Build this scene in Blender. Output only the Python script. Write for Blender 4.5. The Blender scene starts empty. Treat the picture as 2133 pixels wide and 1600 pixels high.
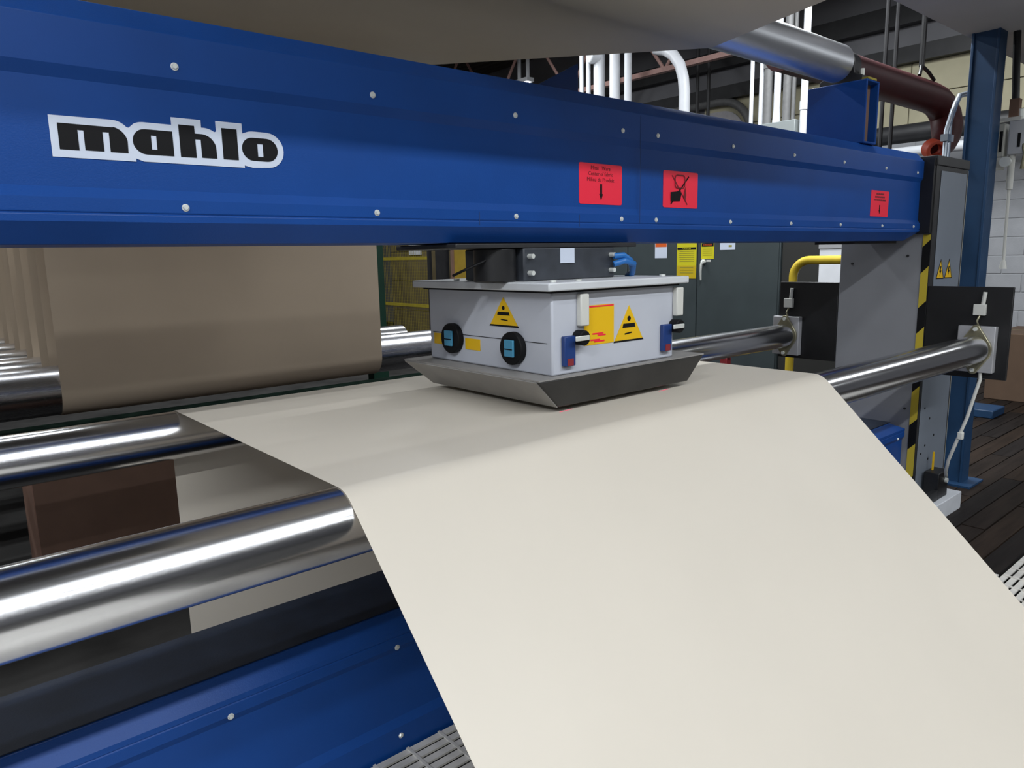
import bpy, bmesh, math, random
from mathutils import Vector, Matrix
random.seed(7)
S = bpy.context.scene
COL = S.collection
R = math.radians

# ------------------------------------------------------------------ camera
CAM_LOC = Vector((0.0, 0.0, 1.5))
PITCH, YAW, ROLL = R(9.863), R(40.489), R(-1.186)
fw = Vector((math.sin(YAW)*math.cos(PITCH), math.cos(YAW)*math.cos(PITCH), -math.sin(PITCH)))
rt = Vector((math.cos(YAW), -math.sin(YAW), 0.0))
up = rt.cross(fw)
rt2 = rt*math.cos(ROLL) + up*math.sin(ROLL)
up2 = -rt*math.sin(ROLL) + up*math.cos(ROLL)
cd = bpy.data.cameras.new('camera')
cam = bpy.data.objects.new('camera', cd); COL.objects.link(cam)
cd.sensor_width = 36.0
cd.lens = 1525.9/2133*36.0
cd.clip_start = 0.02; cd.clip_end = 100
cam.matrix_world = Matrix(((rt2.x, up2.x, -fw.x, CAM_LOC.x), (rt2.y, up2.y, -fw.y, CAM_LOC.y),
                           (rt2.z, up2.z, -fw.z, CAM_LOC.z), (0, 0, 0, 1)))
S.camera = cam

# ------------------------------------------------------------------ world, exposure, ceiling lamps, added lamps
w = bpy.data.worlds.new('world'); S.world = w; w.use_nodes = True
bg = w.node_tree.nodes['Background']
bg.inputs[0].default_value = (0.75, 0.82, 1.0, 1); bg.inputs[1].default_value = 0.12
S.view_settings.view_transform = 'Standard'
S.view_settings.look = 'None'
S.view_settings.exposure = -0.08
S.view_settings.gamma = 1.0
S.view_settings.use_curve_mapping = False

def lamp_row(x, y, z, length, width, power, col=(0.93, 0.97, 1.0)):
    ld = bpy.data.lights.new('fluorescent_or_added_row', 'AREA'); ld.shape = 'RECTANGLE'
    ld.size = length; ld.size_y = width; ld.energy = power; ld.color = col
    o = bpy.data.objects.new('fluorescent_or_added_row', ld); COL.objects.link(o)
    o.location = (x, y, z)
    return o
LZ = 4.55
for (x, y, ln, pw) in ((0.4, -2.3, 7.8, 390), (0.4, -5.2, 7.8, 170), (0.4, -7.8, 7.8, 50), (0.4, -11.0, 7.8, 50),
                       (0.3, 4.6, 6.0, 75), (1.0, 7.5, 8.0, 190), (1.5, 11.0, 9.0, 190), (5.3, 3.1, 3.2, 250), (-4.0, -1.2, 2.0, 230)):
    lamp_row(x, y, LZ, ln, 0.15, pw)
lamp_row(5.7, 7.0, 4.6, 1.6, 0.15, 80)  # extra lamp added to brighten the white conduits
for y in (0.3, -1.7): lamp_row(6.6, y, 2.70, 4.2, 0.09, 26)  # unseen rows added under the soffit to put bright bands on the rollers

# ------------------------------------------------------------------ materials
MATS = {}
def mat(name, col, rough=0.5, metal=0.0, noise=0.0, nscale=20.0, bump=0.0, bscale=80.0, stretch=(1, 1, 1), coat=0.0,
        emit=0.0, transl=0.0, spec=0.5, alpha=1.0, rnoise=0.0):
    if name in MATS: return MATS[name]
    m = bpy.data.materials.new(name); m.use_nodes = True
    nt = m.node_tree; N = nt.nodes; L = nt.links
    b = N['Principled BSDF']
    c = (col[0], col[1], col[2], 1)
    b.inputs['Base Color'].default_value = c
    b.inputs['Roughness'].default_value = rough
    b.inputs['Metallic'].default_value = metal
    b.inputs['Specular IOR Level'].default_value = spec
    if coat: b.inputs['Coat Weight'].default_value = coat; b.inputs['Coat Roughness'].default_value = 0.15
    if emit:
        b.inputs['Emission Color'].default_value = c; b.inputs['Emission Strength'].default_value = emit
    if noise or bump or rnoise:
        tc = N.new('ShaderNodeTexCoord'); mp = N.new('ShaderNodeMapping')
        mp.inputs['Scale'].default_value = stretch
        L.new(tc.outputs['Object'], mp.inputs['Vector'])
    if noise:
        n = N.new('ShaderNodeTexNoise'); n.inputs['Scale'].default_value = nscale; n.inputs['Detail'].default_value = 5
        L.new(mp.outputs['Vector'], n.inputs['Vector'])
        r = N.new('ShaderNodeValToRGB')
        r.color_ramp.elements[0].position = 0.3; r.color_ramp.elements[1].position = 0.7
        lo = [max(0, v*(1-noise)) for v in col]; hi = [min(1, v*(1+noise)) for v in col]
        r.color_ramp.elements[0].color = (*lo, 1); r.color_ramp.elements[1].color = (*hi, 1)
        L.new(n.outputs['Fac'], r.inputs['Fac']); L.new(r.outputs['Color'], b.inputs['Base Color'])
    if rnoise:
        n3 = N.new('ShaderNodeTexNoise'); n3.inputs['Scale'].default_value = bscale; n3.inputs['Detail'].default_value = 3
        L.new(mp.outputs['Vector'], n3.inputs['Vector'])
        mr = N.new('ShaderNodeMapRange')
        mr.inputs['To Min'].default_value = max(0.02, rough-rnoise); mr.inputs['To Max'].default_value = rough+rnoise
        L.new(n3.outputs['Fac'], mr.inputs['Value']); L.new(mr.outputs['Result'], b.inputs['Roughness'])
    if bump:
        n2 = N.new('ShaderNodeTexNoise'); n2.inputs['Scale'].default_value = bscale; n2.inputs['Detail'].default_value = 3
        L.new(mp.outputs['Vector'], n2.inputs['Vector'])
        bp = N.new('ShaderNodeBump'); bp.inputs['Strength'].default_value = bump; bp.inputs['Distance'].default_value = 0.01
        L.new(n2.outputs['Fac'], bp.inputs['Height']); L.new(bp.outputs['Normal'], b.inputs['Normal'])
    if transl:
        t = N.new('ShaderNodeBsdfTranslucent'); t.inputs['Color'].default_value = c
        mx = N.new('ShaderNodeMixShader'); mx.inputs[0].default_value = transl
        L.new(b.outputs[0], mx.inputs[1]); L.new(t.outputs[0], mx.inputs[2])
        L.new(mx.outputs[0], N['Material Output'].inputs['Surface'])
    MATS[name] = m
    return m

BLUE = mat('beam_blue_paint', (0.0055, 0.054, 0.25), 0.42, spec=0.25, noise=0.06, nscale=6, bump=0.06, bscale=350)
BLUE_DARK = mat('navy_cover_plate', (0.012, 0.018, 0.034), 0.6, spec=0.25, noise=0.25, nscale=9, bump=0.05, bscale=200)
COLUMN_BLUE = mat('column_blue_paint', (0.012, 0.050, 0.125), 0.5, noise=0.15, nscale=4)
STEEL = mat('polished_steel', (0.74, 0.74, 0.755), 0.20, 1.0, bump=0.003, bscale=60, stretch=(0.1, 8, 8), rnoise=0.03)
STEEL_DARK = mat('worn_steel', (0.42, 0.42, 0.44), 0.26, 1.0, bump=0.02, bscale=60, stretch=(0.15, 8, 8), rnoise=0.05)
ALU = mat('brushed_aluminium', (0.78, 0.80, 0.84), 0.40, 1.0, bump=0.03, bscale=60, stretch=(0.15, 8, 8), rnoise=0.06)
PAPER = mat('cream_paper', (0.80, 0.745, 0.655), 0.42, noise=0.015, nscale=3, transl=0.28, spec=0.35)
PAPER_OVER = mat('shade_toned_paper', (0.66, 0.60, 0.50), 0.6, noise=0.03, nscale=2, transl=0.12, spec=0.2)  # the web paper again, darkened for the shade on its underside
PAPER_BROWN = mat('shade_browned_paper', (0.47, 0.38, 0.285), 0.6, noise=0.05, nscale=2, transl=0.10, spec=0.2)  # same web paper, browner back, with its shade put into the colour
ZINC = mat('zinc_screw', (0.78, 0.80, 0.76), 0.35, 0.35)
WHITE_STICK = mat('white_vinyl', (0.62, 0.68, 0.80), 0.35)
BLACK_INK = mat('black_vinyl', (0.005, 0.005, 0.006), 0.6, spec=0.2)
RED_STICK = mat('red_vinyl', (0.85, 0.022, 0.055), 0.4)
INK_RED = mat('dark_red_ink', (0.16, 0.006, 0.012), 0.5)
HAZ = mat('faded_hazard_yellow', (0.50, 0.38, 0.03), 0.5)
YEL_STICK = mat('yellow_vinyl', (0.78, 0.47, 0.008), 0.4)
GREY_LIGHT = mat('light_grey_paint', (0.17, 0.195, 0.235), 0.5, noise=0.04, nscale=5, bump=0.03, bscale=300)
GREY_MID = mat('mid_grey_paint', (0.23, 0.235, 0.255), 0.5, noise=0.05, nscale=4)
HEAD_GREY = mat('head_grey_paint', (0.50, 0.52, 0.58), 0.4, noise=0.03, nscale=6)
HEAD_LID = mat('head_lid_metal', (0.60, 0.62, 0.65), 0.4, 0.0, noise=0.05, nscale=8)
SHOE_BLACK = mat('shoe_black_plastic', (0.022, 0.021, 0.020), 0.45, noise=0.3, nscale=10)
SHOE_GREY = mat('shoe_grey_plastic', (0.26, 0.25, 0.24), 0.45, noise=0.1, nscale=10)
BLACK = mat('black_paint', (0.008, 0.008, 0.009), 0.45, noise=0.2, nscale=8)
CHAR = mat('charcoal_paint', (0.022, 0.022, 0.024), 0.5, noise=0.2, nscale=8)
ECAB = mat('slate_green_paint', (0.045, 0.058, 0.062), 0.42, noise=0.10, nscale=3, bump=0.02, bscale=200)
SEAM = mat('seam_black', (0.004, 0.004, 0.004), 0.8)
YELLOW = mat('safety_yellow_paint', (0.72, 0.52, 0.04), 0.4, noise=0.08, nscale=9)
YEL_FENCE = mat('fence_yellow_paint', (0.30, 0.24, 0.02), 0.6, noise=0.15, nscale=9)
GREEN = mat('machine_green_paint', (0.006, 0.030, 0.018), 0.6, spec=0.2, noise=0.2, nscale=5)
DARK_GREEN = mat('grimy_green_paint', (0.010, 0.018, 0.014), 0.9, spec=0.0, noise=0.4, nscale=14)
CARD = mat('cardboard', (0.30, 0.17, 0.12), 0.8, noise=0.08, nscale=7)
CARD_DARK = mat('brown_board', (0.17, 0.098, 0.068), 0.8, noise=0.1, nscale=6)
CARD_SHADE = mat('dull_cardboard', (0.125, 0.078, 0.05), 0.85, noise=0.08, nscale=7)
CARD_PALE = mat('pale_carton', (0.17, 0.135, 0.07), 0.8, noise=0.15, nscale=4)
AMBER = mat('amber_board', (0.30, 0.20, 0.02), 0.6, noise=0.2, nscale=3)
WHITE_PAINT = mat('white_paint', (0.78, 0.80, 0.84), 0.4, noise=0.05, nscale=6)
PIPE_GREY = mat('grey_conduit', (0.16, 0.16, 0.16), 0.5, noise=0.1)
PLINTH = mat('plinth_paint', (0.62, 0.64, 0.68), 0.6, noise=0.06, nscale=10)
CREAM = mat('cream_wall_panel', (0.52, 0.48, 0.33), 0.7, noise=0.06, nscale=5)
WALLGREY = mat('grey_wall_paint', (0.20, 0.20, 0.215), 0.8, noise=0.08, nscale=2)
BLOCK = mat('painted_block', (0.42, 0.43, 0.455), 0.8, noise=0.06, nscale=6, bump=0.15, bscale=90)
MORTAR = mat('painted_mortar', (0.40, 0.41, 0.43), 0.9, noise=0.1)
DARKWALL = mat('dark_wall', (0.035, 0.033, 0.033), 0.8, noise=0.2, nscale=1.5)
SOFFIT = mat('soffit_grey', (0.50, 0.48, 0.485), 0.8, noise=0.05, nscale=2)
CONCRETE = mat('dark_concrete', (0.030, 0.029, 0.028), 0.8, spec=0.1, noise=0.35, nscale=3, bump=0.1, bscale=30)
WOOD = [mat('dark_plank_%s' % k, c, 0.6, spec=0.15, noise=0.35, nscale=6, stretch=(0.4, 6, 6), bump=0.1, bscale=30)
        for k, c in (('umber', (0.020, 0.014, 0.011)), ('walnut', (0.026, 0.017, 0.012)), ('soot', (0.014, 0.011, 0.010)))]
GRATE = mat('galvanised_grate', (0.66, 0.64, 0.60), 0.45, 0.2, noise=0.2, nscale=12)
RED_PIPE = mat('oxide_red_pipe', (0.075, 0.012, 0.014), 0.5, noise=0.2, nscale=4)
ORANGE_RED = mat('orange_red_paint', (0.62, 0.085, 0.04), 0.45, noise=0.1)
PINK_STEEL = mat('primer_pink_steel', (0.42, 0.25, 0.22), 0.7, noise=0.1)
CEIL = mat('ceiling_deck', (0.055, 0.048, 0.042), 0.85, noise=0.15, nscale=3)
BRASS = mat('yellowed_steel', (0.30, 0.28, 0.19), 0.4, 0.7, noise=0.2)
NYLON = mat('natural_nylon', (0.62, 0.62, 0.58), 0.5)
CONN_BLUE = mat('connector_blue', (0.06, 0.26, 0.42), 0.4)
NAVY = mat('navy_plastic', (0.012, 0.04, 0.17), 0.4)
RED_PLASTIC = mat('dull_red_plastic', (0.22, 0.02, 0.025), 0.5)
HOSE_BLUE = mat('blue_hose', (0.02, 0.15, 0.45), 0.4)
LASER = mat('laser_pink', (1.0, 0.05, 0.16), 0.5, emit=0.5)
TUBE_LIT = mat('lit_tube', (1.0, 1.0, 1.0), 0.5, emit=6.0)

# ------------------------------------------------------------------ helpers
class MB:
    def __init__(s): s.v = []; s.f = []
    def add(s, vs, fs):
        o = len(s.v); s.v += [tuple(v) for v in vs]; s.f += [tuple(i+o for i in f) for f in fs]; return s
    def box(s, x0, x1, y0, y1, z0, z1):
        vs = [(x, y, z) for z in (z0, z1) for y in (y0, y1) for x in (x0, x1)]
        return s.add(vs, [(0, 2, 3, 1), (4, 5, 7, 6), (0, 1, 5, 4), (2, 6, 7, 3), (0, 4, 6, 2), (1, 3, 7, 5)])
    def cyl(s, p0, p1, r0, r1=None, n=20, caps=True):
        r1 = r0 if r1 is None else r1
        p0 = Vector(p0); p1 = Vector(p1); d = (p1-p0).normalized()
        a = d.orthogonal().normalized(); b = d.cross(a)
        vs = []
        for p, r in ((p0, r0), (p1, r1)):
            for i in range(n):
                t = 2*math.pi*i/n; vs.append(p+(a*math.cos(t)+b*math.sin(t))*r)
        fs = [(i, (i+1) % n, n+(i+1) % n, n+i) for i in range(n)]
        if caps: fs += [tuple(range(n-1, -1, -1)), tuple(range(n, 2*n))]
        return s.add(vs, fs)
    def ring(s, p0, p1, r_out, r_in, n=28):
        p0 = Vector(p0); p1 = Vector(p1); d = (p1-p0).normalized()
        a = d.orthogonal().normalized(); b = d.cross(a); vs = []
        for p, r in ((p0, r_out), (p1, r_out), (p1, r_in), (p0, r_in)):
            for i in range(n):
                t = 2*math.pi*i/n; vs.append(p+(a*math.cos(t)+b*math.sin(t))*r)
        fs = []
        for k in range(4):
            k2 = (k+1) % 4
            fs += [(k*n+i, k*n+(i+1) % n, k2*n+(i+1) % n, k2*n+i) for i in range(n)]
        return s.add(vs, fs)
    def tube(s, pts, r, n=12, caps=True):
        pts = [Vector(p) for p in pts]; vs = []; prev = None
        for i, p in enumerate(pts):
            if i == 0: d = pts[1]-p
            elif i == len(pts)-1: d = p-pts[i-1]
            else: d = (pts[i+1]-p).normalized()+(p-pts[i-1]).normalized()
            d.normalize()
            a = d.orthogonal().normalized() if prev is None else (prev-d*prev.dot(d)).normalized()
            prev = a; b = d.cross(a)
            rr = r[i] if isinstance(r, (list, tuple)) else r
            vs += [p+(a*math.cos(2*math.pi*k/n)+b*math.sin(2*math.pi*k/n))*rr for k in range(n)]
        fs = []
        for i in range(len(pts)-1):
            fs += [(i*n+k, i*n+(k+1) % n, (i+1)*n+(k+1) % n, (i+1)*n+k) for k in range(n)]
        if caps: fs += [tuple(range(n-1, -1, -1)), tuple(range((len(pts)-1)*n, len(pts)*n))]
        return s.add(vs, fs)
    def prism(s, poly, axis, a, b):
        # poly in the two other axes; axis 'X': (y,z)  'Y': (x,z)  'Z': (x,y)
        def P(u, v, t): return {'X': (t, u, v), 'Y': (u, t, v), 'Z': (u, v, t)}[axis]
        n = len(poly)
        vs = [P(u, v, a) for u, v in poly]+[P(u, v, b) for u, v in poly]
        fs = [(i, (i+1) % n, n+(i+1) % n, n+i) for i in range(n)]+[tuple(range(n-1, -1, -1)), tuple(range(n, 2*n))]
        return s.add(vs, fs)

def wloc(o):
    v = Vector((0, 0, 0))
    while o is not None: v += o.location; o = o.parent
    return v
def finish(me, smooth):
    bm = bmesh.new(); bm.from_mesh(me); bmesh.ops.recalc_face_normals(bm, faces=bm.faces); bm.to_mesh(me); bm.free()
    if smooth:
        me.polygons.foreach_set('use_smooth', [True]*len(me.polygons))
        try: me.set_sharp_from_angle(angle=R(38))
        except Exception: pass
def link(name, me, m, parent, loc):
    o = bpy.data.objects.new(name, me); COL.objects.link(o)
    if m is not None and not me.materials: me.materials.append(m)
    if parent is not None: o.parent = parent
    o.location = loc
    return o
def obj(name, mb, m, parent=None, origin=None, smooth=True, bevel=0.0):
    """one mesh object out of world-space geometry; the origin is moved to the base centre"""
    if origin is None:
        xs, ys, zs = zip(*mb.v)
        origin = ((min(xs)+max(xs))/2, (min(ys)+max(ys))/2, min(zs))
    origin = Vector(origin)
    me = bpy.data.meshes.new(name)
    me.from_pydata([tuple(Vector(v)-origin) for v in mb.v], [], mb.f); me.update()
    finish(me, smooth)
    o = link(name, me, m, parent, origin-(wloc(parent) if parent else Vector()))
    if bevel:
        md = o.modifiers.new('bevel', 'BEVEL'); md.width = bevel; md.segments = 2; md.limit_method = 'ANGLE'; md.angle_limit = R(40)
    return o
def tag(o, label=None, cat=None, group=None, kind=None):
    if label: o['label'] = label
    if cat: o['category'] = cat
    if group: o['group'] = group
    if kind: o['kind'] = kind
    return o
def thing(name, loc, label=None, cat=None, group=None, kind=None):
    o = bpy.data.objects.new(name, None); COL.objects.link(o); o.location = loc; o.empty_display_size = 0.1
    return tag(o, label, cat, group, kind)
def copy_tree(o, parent=None, loc=None):
    c = o.copy(); COL.objects.link(c); c.parent = parent
    if loc is not None: c.location = loc
    for ch in list(o.children): copy_tree(ch, c)
    return c
def arc(cx, cy, r, a0, a1, n=8):
    return [(cx+r*math.cos(R(a0+(a1-a0)*i/n)), cy+r*math.sin(R(a0+(a1-a0)*i/n))) for i in range(n+1)]
def rrect(x0, x1, z0, z1, r=0.008):
    return arc(x1-r, z1-r, r, 0, 90, 4)+arc(x0+r, z1-r, r, 90, 180, 4)+arc(x0+r, z0+r, r, 180, 270, 4)+arc(x1-r, z0+r, r, 270, 360, 4)
def flat(name, loops, plane, pos, thick, m, parent=None, z_back=0.0):
    """a thin plate cut to an outline (with holes). plane 'Y': loops are (X,Z) on the face y=pos that looks to -Y;
    plane 'X': loops are (Y,Z) on the face x=pos that looks to -X; 'Z': (X,Y) on the face z=pos looking up"""
    cu = bpy.data.curves.new('c', 'CURVE'); cu.dimensions = '2D'; cu.fill_mode = 'BOTH'; cu.extrude = thick/2
    for lp in loops:
        sp = cu.splines.new('POLY'); sp.points.add(len(lp)-1); sp.use_cyclic_u = True
        for q, (a, b) in zip(sp.points, lp): q.co = ((-a if plane == 'X' else a), b, 0, 1)
    to = bpy.data.objects.new('c', cu); COL.objects.link(to)
    bpy.context.view_layer.update()
    me = bpy.data.meshes.new_from_object(to.evaluated_get(bpy.context.evaluated_depsgraph_get()))
    bpy.data.objects.remove(to); bpy.data.curves.remove(cu)
    return place_flat(name, me, plane, pos-0, thick, m, parent)
def place_flat(name, me, plane, pos, thick, m, parent):
    vs = []
    for v in me.vertices:
        u, h, z = v.co; d = z+thick/2
        if plane == 'Y': vs.append(Vector((u, pos-d, h)))
        elif plane == 'X': vs.append(Vector((pos-d, -u, h)))
        else: vs.append(Vector((u, h, pos+d)))
    xs, ys, zs = zip(*vs)
    org = Vector(((min(xs)+max(xs))/2, (min(ys)+max(ys))/2, min(zs)))
    for v, q in zip(me.vertices, vs): v.co = q-org
    me.name = name; me.materials.clear()
    return link(name, me, m, parent, org-(wloc(parent) if parent else Vector()))
def text(name, body, plane, centre, pos, size, m, parent, width=None, thick=0.0006):
    cu = bpy.data.curves.new('t', 'FONT'); cu.body = body; cu.size = size; cu.align_x = 'CENTER'; cu.align_y = 'CENTER'
    cu.extrude = thick/2; cu.resolution_u = 2
    to = bpy.data.objects.new('t', cu); COL.objects.link(to); bpy.context.view_layer.update()
    me = bpy.data.meshes.new_from_object(to.evaluated_get(bpy.context.evaluated_depsgraph_get()))
    bpy.data.objects.remove(to); bpy.data.curves.remove(cu)
    xs = [v.co.x for v in me.vertices]; wd = max(xs)-min(xs)
    k = (width/wd) if width else 1.0
    for v in me.vertices:
        v.co.x = v.co.x*k+(-centre[0] if plane == 'X' else centre[0]); v.co.y += centre[1]
    return place_flat(name, me, plane, pos, thick, m, parent)
def strip(name, prof, x0, x1, t, m, parent=None, nx=6, smooth=True):
    """a sheet that follows a (y,z) path, with its own thickness t"""
    n = len(prof); nr = []
    for i in range(n):
        a = Vector(prof[max(0, i-1)]); b = Vector(prof[min(n-1, i+1)]); d = (b-a).normalized()
        nr.append(Vector((-d.y, d.x)))
    mb = MB(); vs = []
    for k in range(nx+1):
        x = x0+(x1-x0)*k/nx
        for i in range(n): vs.append((x, prof[i][0]+nr[i].x*t/2, prof[i][1]+nr[i].y*t/2))
        for i in range(n): vs.append((x, prof[i][0]-nr[i].x*t/2, prof[i][1]-nr[i].y*t/2))
    fs = []; q = 2*n
    for k in range(nx):
        for i in range(n-1):
            a = k*q+i; b = (k+1)*q+i
            fs.append((a, a+1, b+1, b)); fs.append((a+n, b+n, b+n+1, a+n+1))
        fs.append((k*q, (k+1)*q, (k+1)*q+n, k*q+n)); fs.append((k*q+n-1, k*q+2*n-1, (k+1)*q+2*n-1, (k+1)*q+n-1))
    for i in range(n-1):
        fs.append((i, i+n, i+n+1, i+1)); fs.append((nx*q+i, nx*q+i+1, nx*q+i+1+n, nx*q+i+n))
    mb.add(vs, fs)
    return obj(name, mb, m, parent, smooth=smooth)
def B(): return MB()

# ================================================================== setting
FX0, FX1, FY0, FY1, CZ = -5.0, 9.6, -13.0, 16.0, 5.0
tag(obj('floor', B().box(FX0, FX1, FY0, FY1, -0.12, -0.02), CONCRETE), 'dark worn factory floor', kind='structure')
ceiling = tag(obj('ceiling', B().box(FX0, FX1, FY0, FY1, CZ, CZ+0.1), CEIL), 'dark corrugated metal roof deck', kind='structure')
rib = None
for i in range(30):
    x0 = 4.4+i*0.17
    if rib is None:
        rib = obj('deck_rib', B().prism([(-0.05, 0), (0.05, 0), (0.03, -0.045), (-0.03, -0.045)], 'Y', 0, 14), CEIL, ceiling, origin=(0, 0, 0))
        rib.location = Vector((x0, 1.8, CZ))-wloc(ceiling)
    else:
        link('deck_rib', rib.data, None, ceiling, Vector((x0, 1.8, CZ))-wloc(ceiling))
wall_right = tag(obj('wall_right', B().box(9.5, 9.6, FY0, FY1, -0.02, CZ), WALLGREY), 'grey factory side wall', kind='structure')
tag(obj('wall_back', B().box(FX0, 9.5, FY1, FY1+0.1, -0.02, CZ), DARKWALL), 'dark far wall of the hall', kind='structure')
tag(obj('wall_left', B().box(FX0-0.1, FX0, FY0, FY1, -0.02, CZ), WALLGREY), 'plain grey painted hall wall', kind='structure')
tag(obj('wall_front', B().box(FX0, 9.5, FY0-0.1, FY0, -0.02, CZ), WALLGREY), 'plain grey hall wall facing the machine', kind='structure')

# plank floor on the right
planks = tag(obj('floor', B().box(3.75, 9.5, -1.2, 4.2, -0.02, -0.012), CONCRETE), 'dark wooden plank floor beside the machine', kind='structure')
pm = {}
for r in range(45):
    y = -1.2+r*0.12; x = 3.75-(r % 3)*0.55
    while x < 9.5:
        a = max(x, 3.75); b = min(x+1.7, 9.5)
        if b-a > 0.05:
            key = (round(b-a, 2), (r*7+int(x*3)) % 3)
            if key not in pm:
                me_o = obj('plank', B().box(0.004, b-a-0.004, 0.004, 0.116, 0, 0.012), WOOD[key[1]], planks, origin=(0, 0, 0), smooth=False)
                pm[key] = me_o.data; o = me_o
                o.location = Vector((a, y, -0.012))-wloc(planks)
            else:
                o = link('plank', pm[key], None, planks, Vector((a, y, -0.012))-wloc(planks))
            o.location.z += random.uniform(-0.002, 0.002)
        x += 1.7

# right wall: blocks, cream panels, girts
bl = obj('block', B().box(-0.012, 0.0, 0.005, 0.395, 0.005, 0.195), BLOCK, wall_right, origin=(0, 0, 0), bevel=0.004)
first = True
for r in range(14):
    for k in range(7):
        y = 1.5+k*0.4+(0.2 if r % 2 else 0)
        if y+0.4 > 4.3: continue
        p = Vector((9.5, y, r*0.2))-wloc(wall_right)
        if first: bl.location = p; first = False
        else:
            o = bl.copy(); COL.objects.link(o); o.location = p
mort = obj('mortar_bed', B().box(9.494, 9.4995, 1.5, 4.3, 0, 2.8), MORTAR, wall_right)
for k in range(5):
    for (z0, z1) in ((2.86, 3.26), (3.27, 3.62)):
        obj('wall_panel', B().box(9.47, 9.5, 1.9+k*0.95, 1.9+k*0.95+0.94, z0, z1), CREAM, wall_right, bevel=0.004)
obj('girt', B().box(9.36, 9.5, 1.5, 9, 3.62, 3.80), CHAR, wall_right)
obj('girt', B().box(9.36, 9.5, 1.5, 9, 4.05, 4.28), CHAR, wall_right)

# mezzanine slab and its column
tag(obj('ceiling', B().box(3.95, 9.5, -3.5, 1.755, 2.745, 2.95), SOFFIT), 'low grey soffit over the machine end', kind='structure')
col = thing('steel_column', (5.16, 1.64, 0), 'tall blue steel column standing behind the grey end cabinet', 'column')
obj('flange', B().box(5.10, 5.225, 1.566, 1.582, 0.0, 2.745), COLUMN_BLUE, col, bevel=0.003)
obj('flange', B().box(5.10, 5.225, 1.70, 1.716, 0.0, 2.745), COLUMN_BLUE, col, bevel=0.003)
obj('column_web', B().box(5.112, 5.128, 1.582, 1.70, 0.0, 2.745), COLUMN_BLUE, col)
obj('base_plate', B().box(5.04, 5.29, 1.50, 1.78, -0.01, 0.012), COLUMN_BLUE, col)

# ================================================================== gauge frame: two beams
YB, X0B, X1B = 1.600, -1.1, 4.235
def beam_profile(zs):
    # zs: function mapping the upper beam's z to this beam's z
    p = [(1.635, 1.540), (1.600, 1.582), (1.600, 1.596), (1.603, 1.598), (1.600, 1.600), (1.600, 1.626), (1.612, 1.646),
         (1.612, 1.840), (1.600, 1.862), (1.600, 1.945), (1.640, 1.990), (1.880, 1.990), (1.920, 1.945), (1.920, 1.582), (1.885, 1.540)]
    return [(y, zs(z)) for y, z in p]
def beam(prof, name, low):
    mb = MB(); n = len(prof); vs = []
    rings = [(X0B, 0), (X1B-0.115, 0), (X1B, 1)]
    for x, tp in rings:
        for (y, z) in prof:
            if tp:
                z = max(z, 1.588) if not low else min(max(z, 0.15), 0.515)
            vs.append((x, y, z))
    fs = []
    for k in range(len(rings)-1):
        fs += [(k*n+i, k*n+(i+1) % n, (k+1)*n+(i+1) % n, (k+1)*n+i) for i in range(n)]
    fs += [tuple(range(n-1, -1, -1)), tuple(range(2*n, 3*n))]
    mb.add(vs, fs)
    return mb
SCREW_X = [0.502-0.446, 0.502, 0.949, 1.398, 1.848, 2.024, 2.466, 2.909, 3.344, 3.777, 4.155]
scr = None
def screw(parent, x, z, y=YB):
    global scr
    p = Vector((x, y, z))-wloc(parent)
    if scr is None:
        mb = MB(); mb.cyl((0, 0.0, 0), (0, -0.0015, 0), 0.0075, n=16); mb.cyl((0, -0.0015, 0), (0, -0.005, 0), 0.0068, 0.0045, n=6)
        scr = obj('screw', mb, ZINC, parent, origin=(0, 0, 0), smooth=False); scr.location = p
    else: link('screw', scr.data, None, parent, p)

upper = thing('measuring_beam', (1.5, 1.76, 1.54), 'long blue upper beam with white and black lettering and red stickers', 'beam', 'gauge frame beams')
obj('beam_body', beam(beam_profile(lambda z: z), 'beam_body', False), BLUE, upper, smooth=False, bevel=0.003)
obj('panel_joint', B().box(1.934, 1.9365, 1.5996, 1.60, 1.60, 1.94), mat('joint_blue', (0.006, 0.03, 0.13), 0.6), upper)
for x in (1.262, 1.650): obj('cover_seam', B().box(x-0.0012, x+0.0012, 1.5994, 1.60, 1.586, 1.622), MATS['joint_blue'], upper)
obj('end_gasket', B().box(X1B+0.0005, 4.2605, 1.552, 1.91, 1.575, 1.96), BLACK, upper)
obj('cable_tray', B().box(3.62, 4.10, 1.66, 1.86, 1.528, 1.5395), BLACK, upper)
for x in SCREW_X:
    screw(upper, x, 1.885); screw(upper, x-0.004, 1.612)
lower = thing('measuring_beam', (1.5, 1.76, 0.09), 'long blue lower beam with navy top under the paper', 'beam', 'gauge frame beams')
obj('beam_body', beam(beam_profile(lambda z: 2.095-z), 'beam_body', True), BLUE, lower, smooth=False, bevel=0.003)
obj('top_cover', B().box(X0B+0.1, 4.14, 1.642, 1.88, 0.5555, 0.5585), BLUE_DARK, lower, smooth=False)
for x in SCREW_X:
    screw(lower, x-0.01, 0.468); screw(lower, x-0.012, 0.206)

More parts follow.
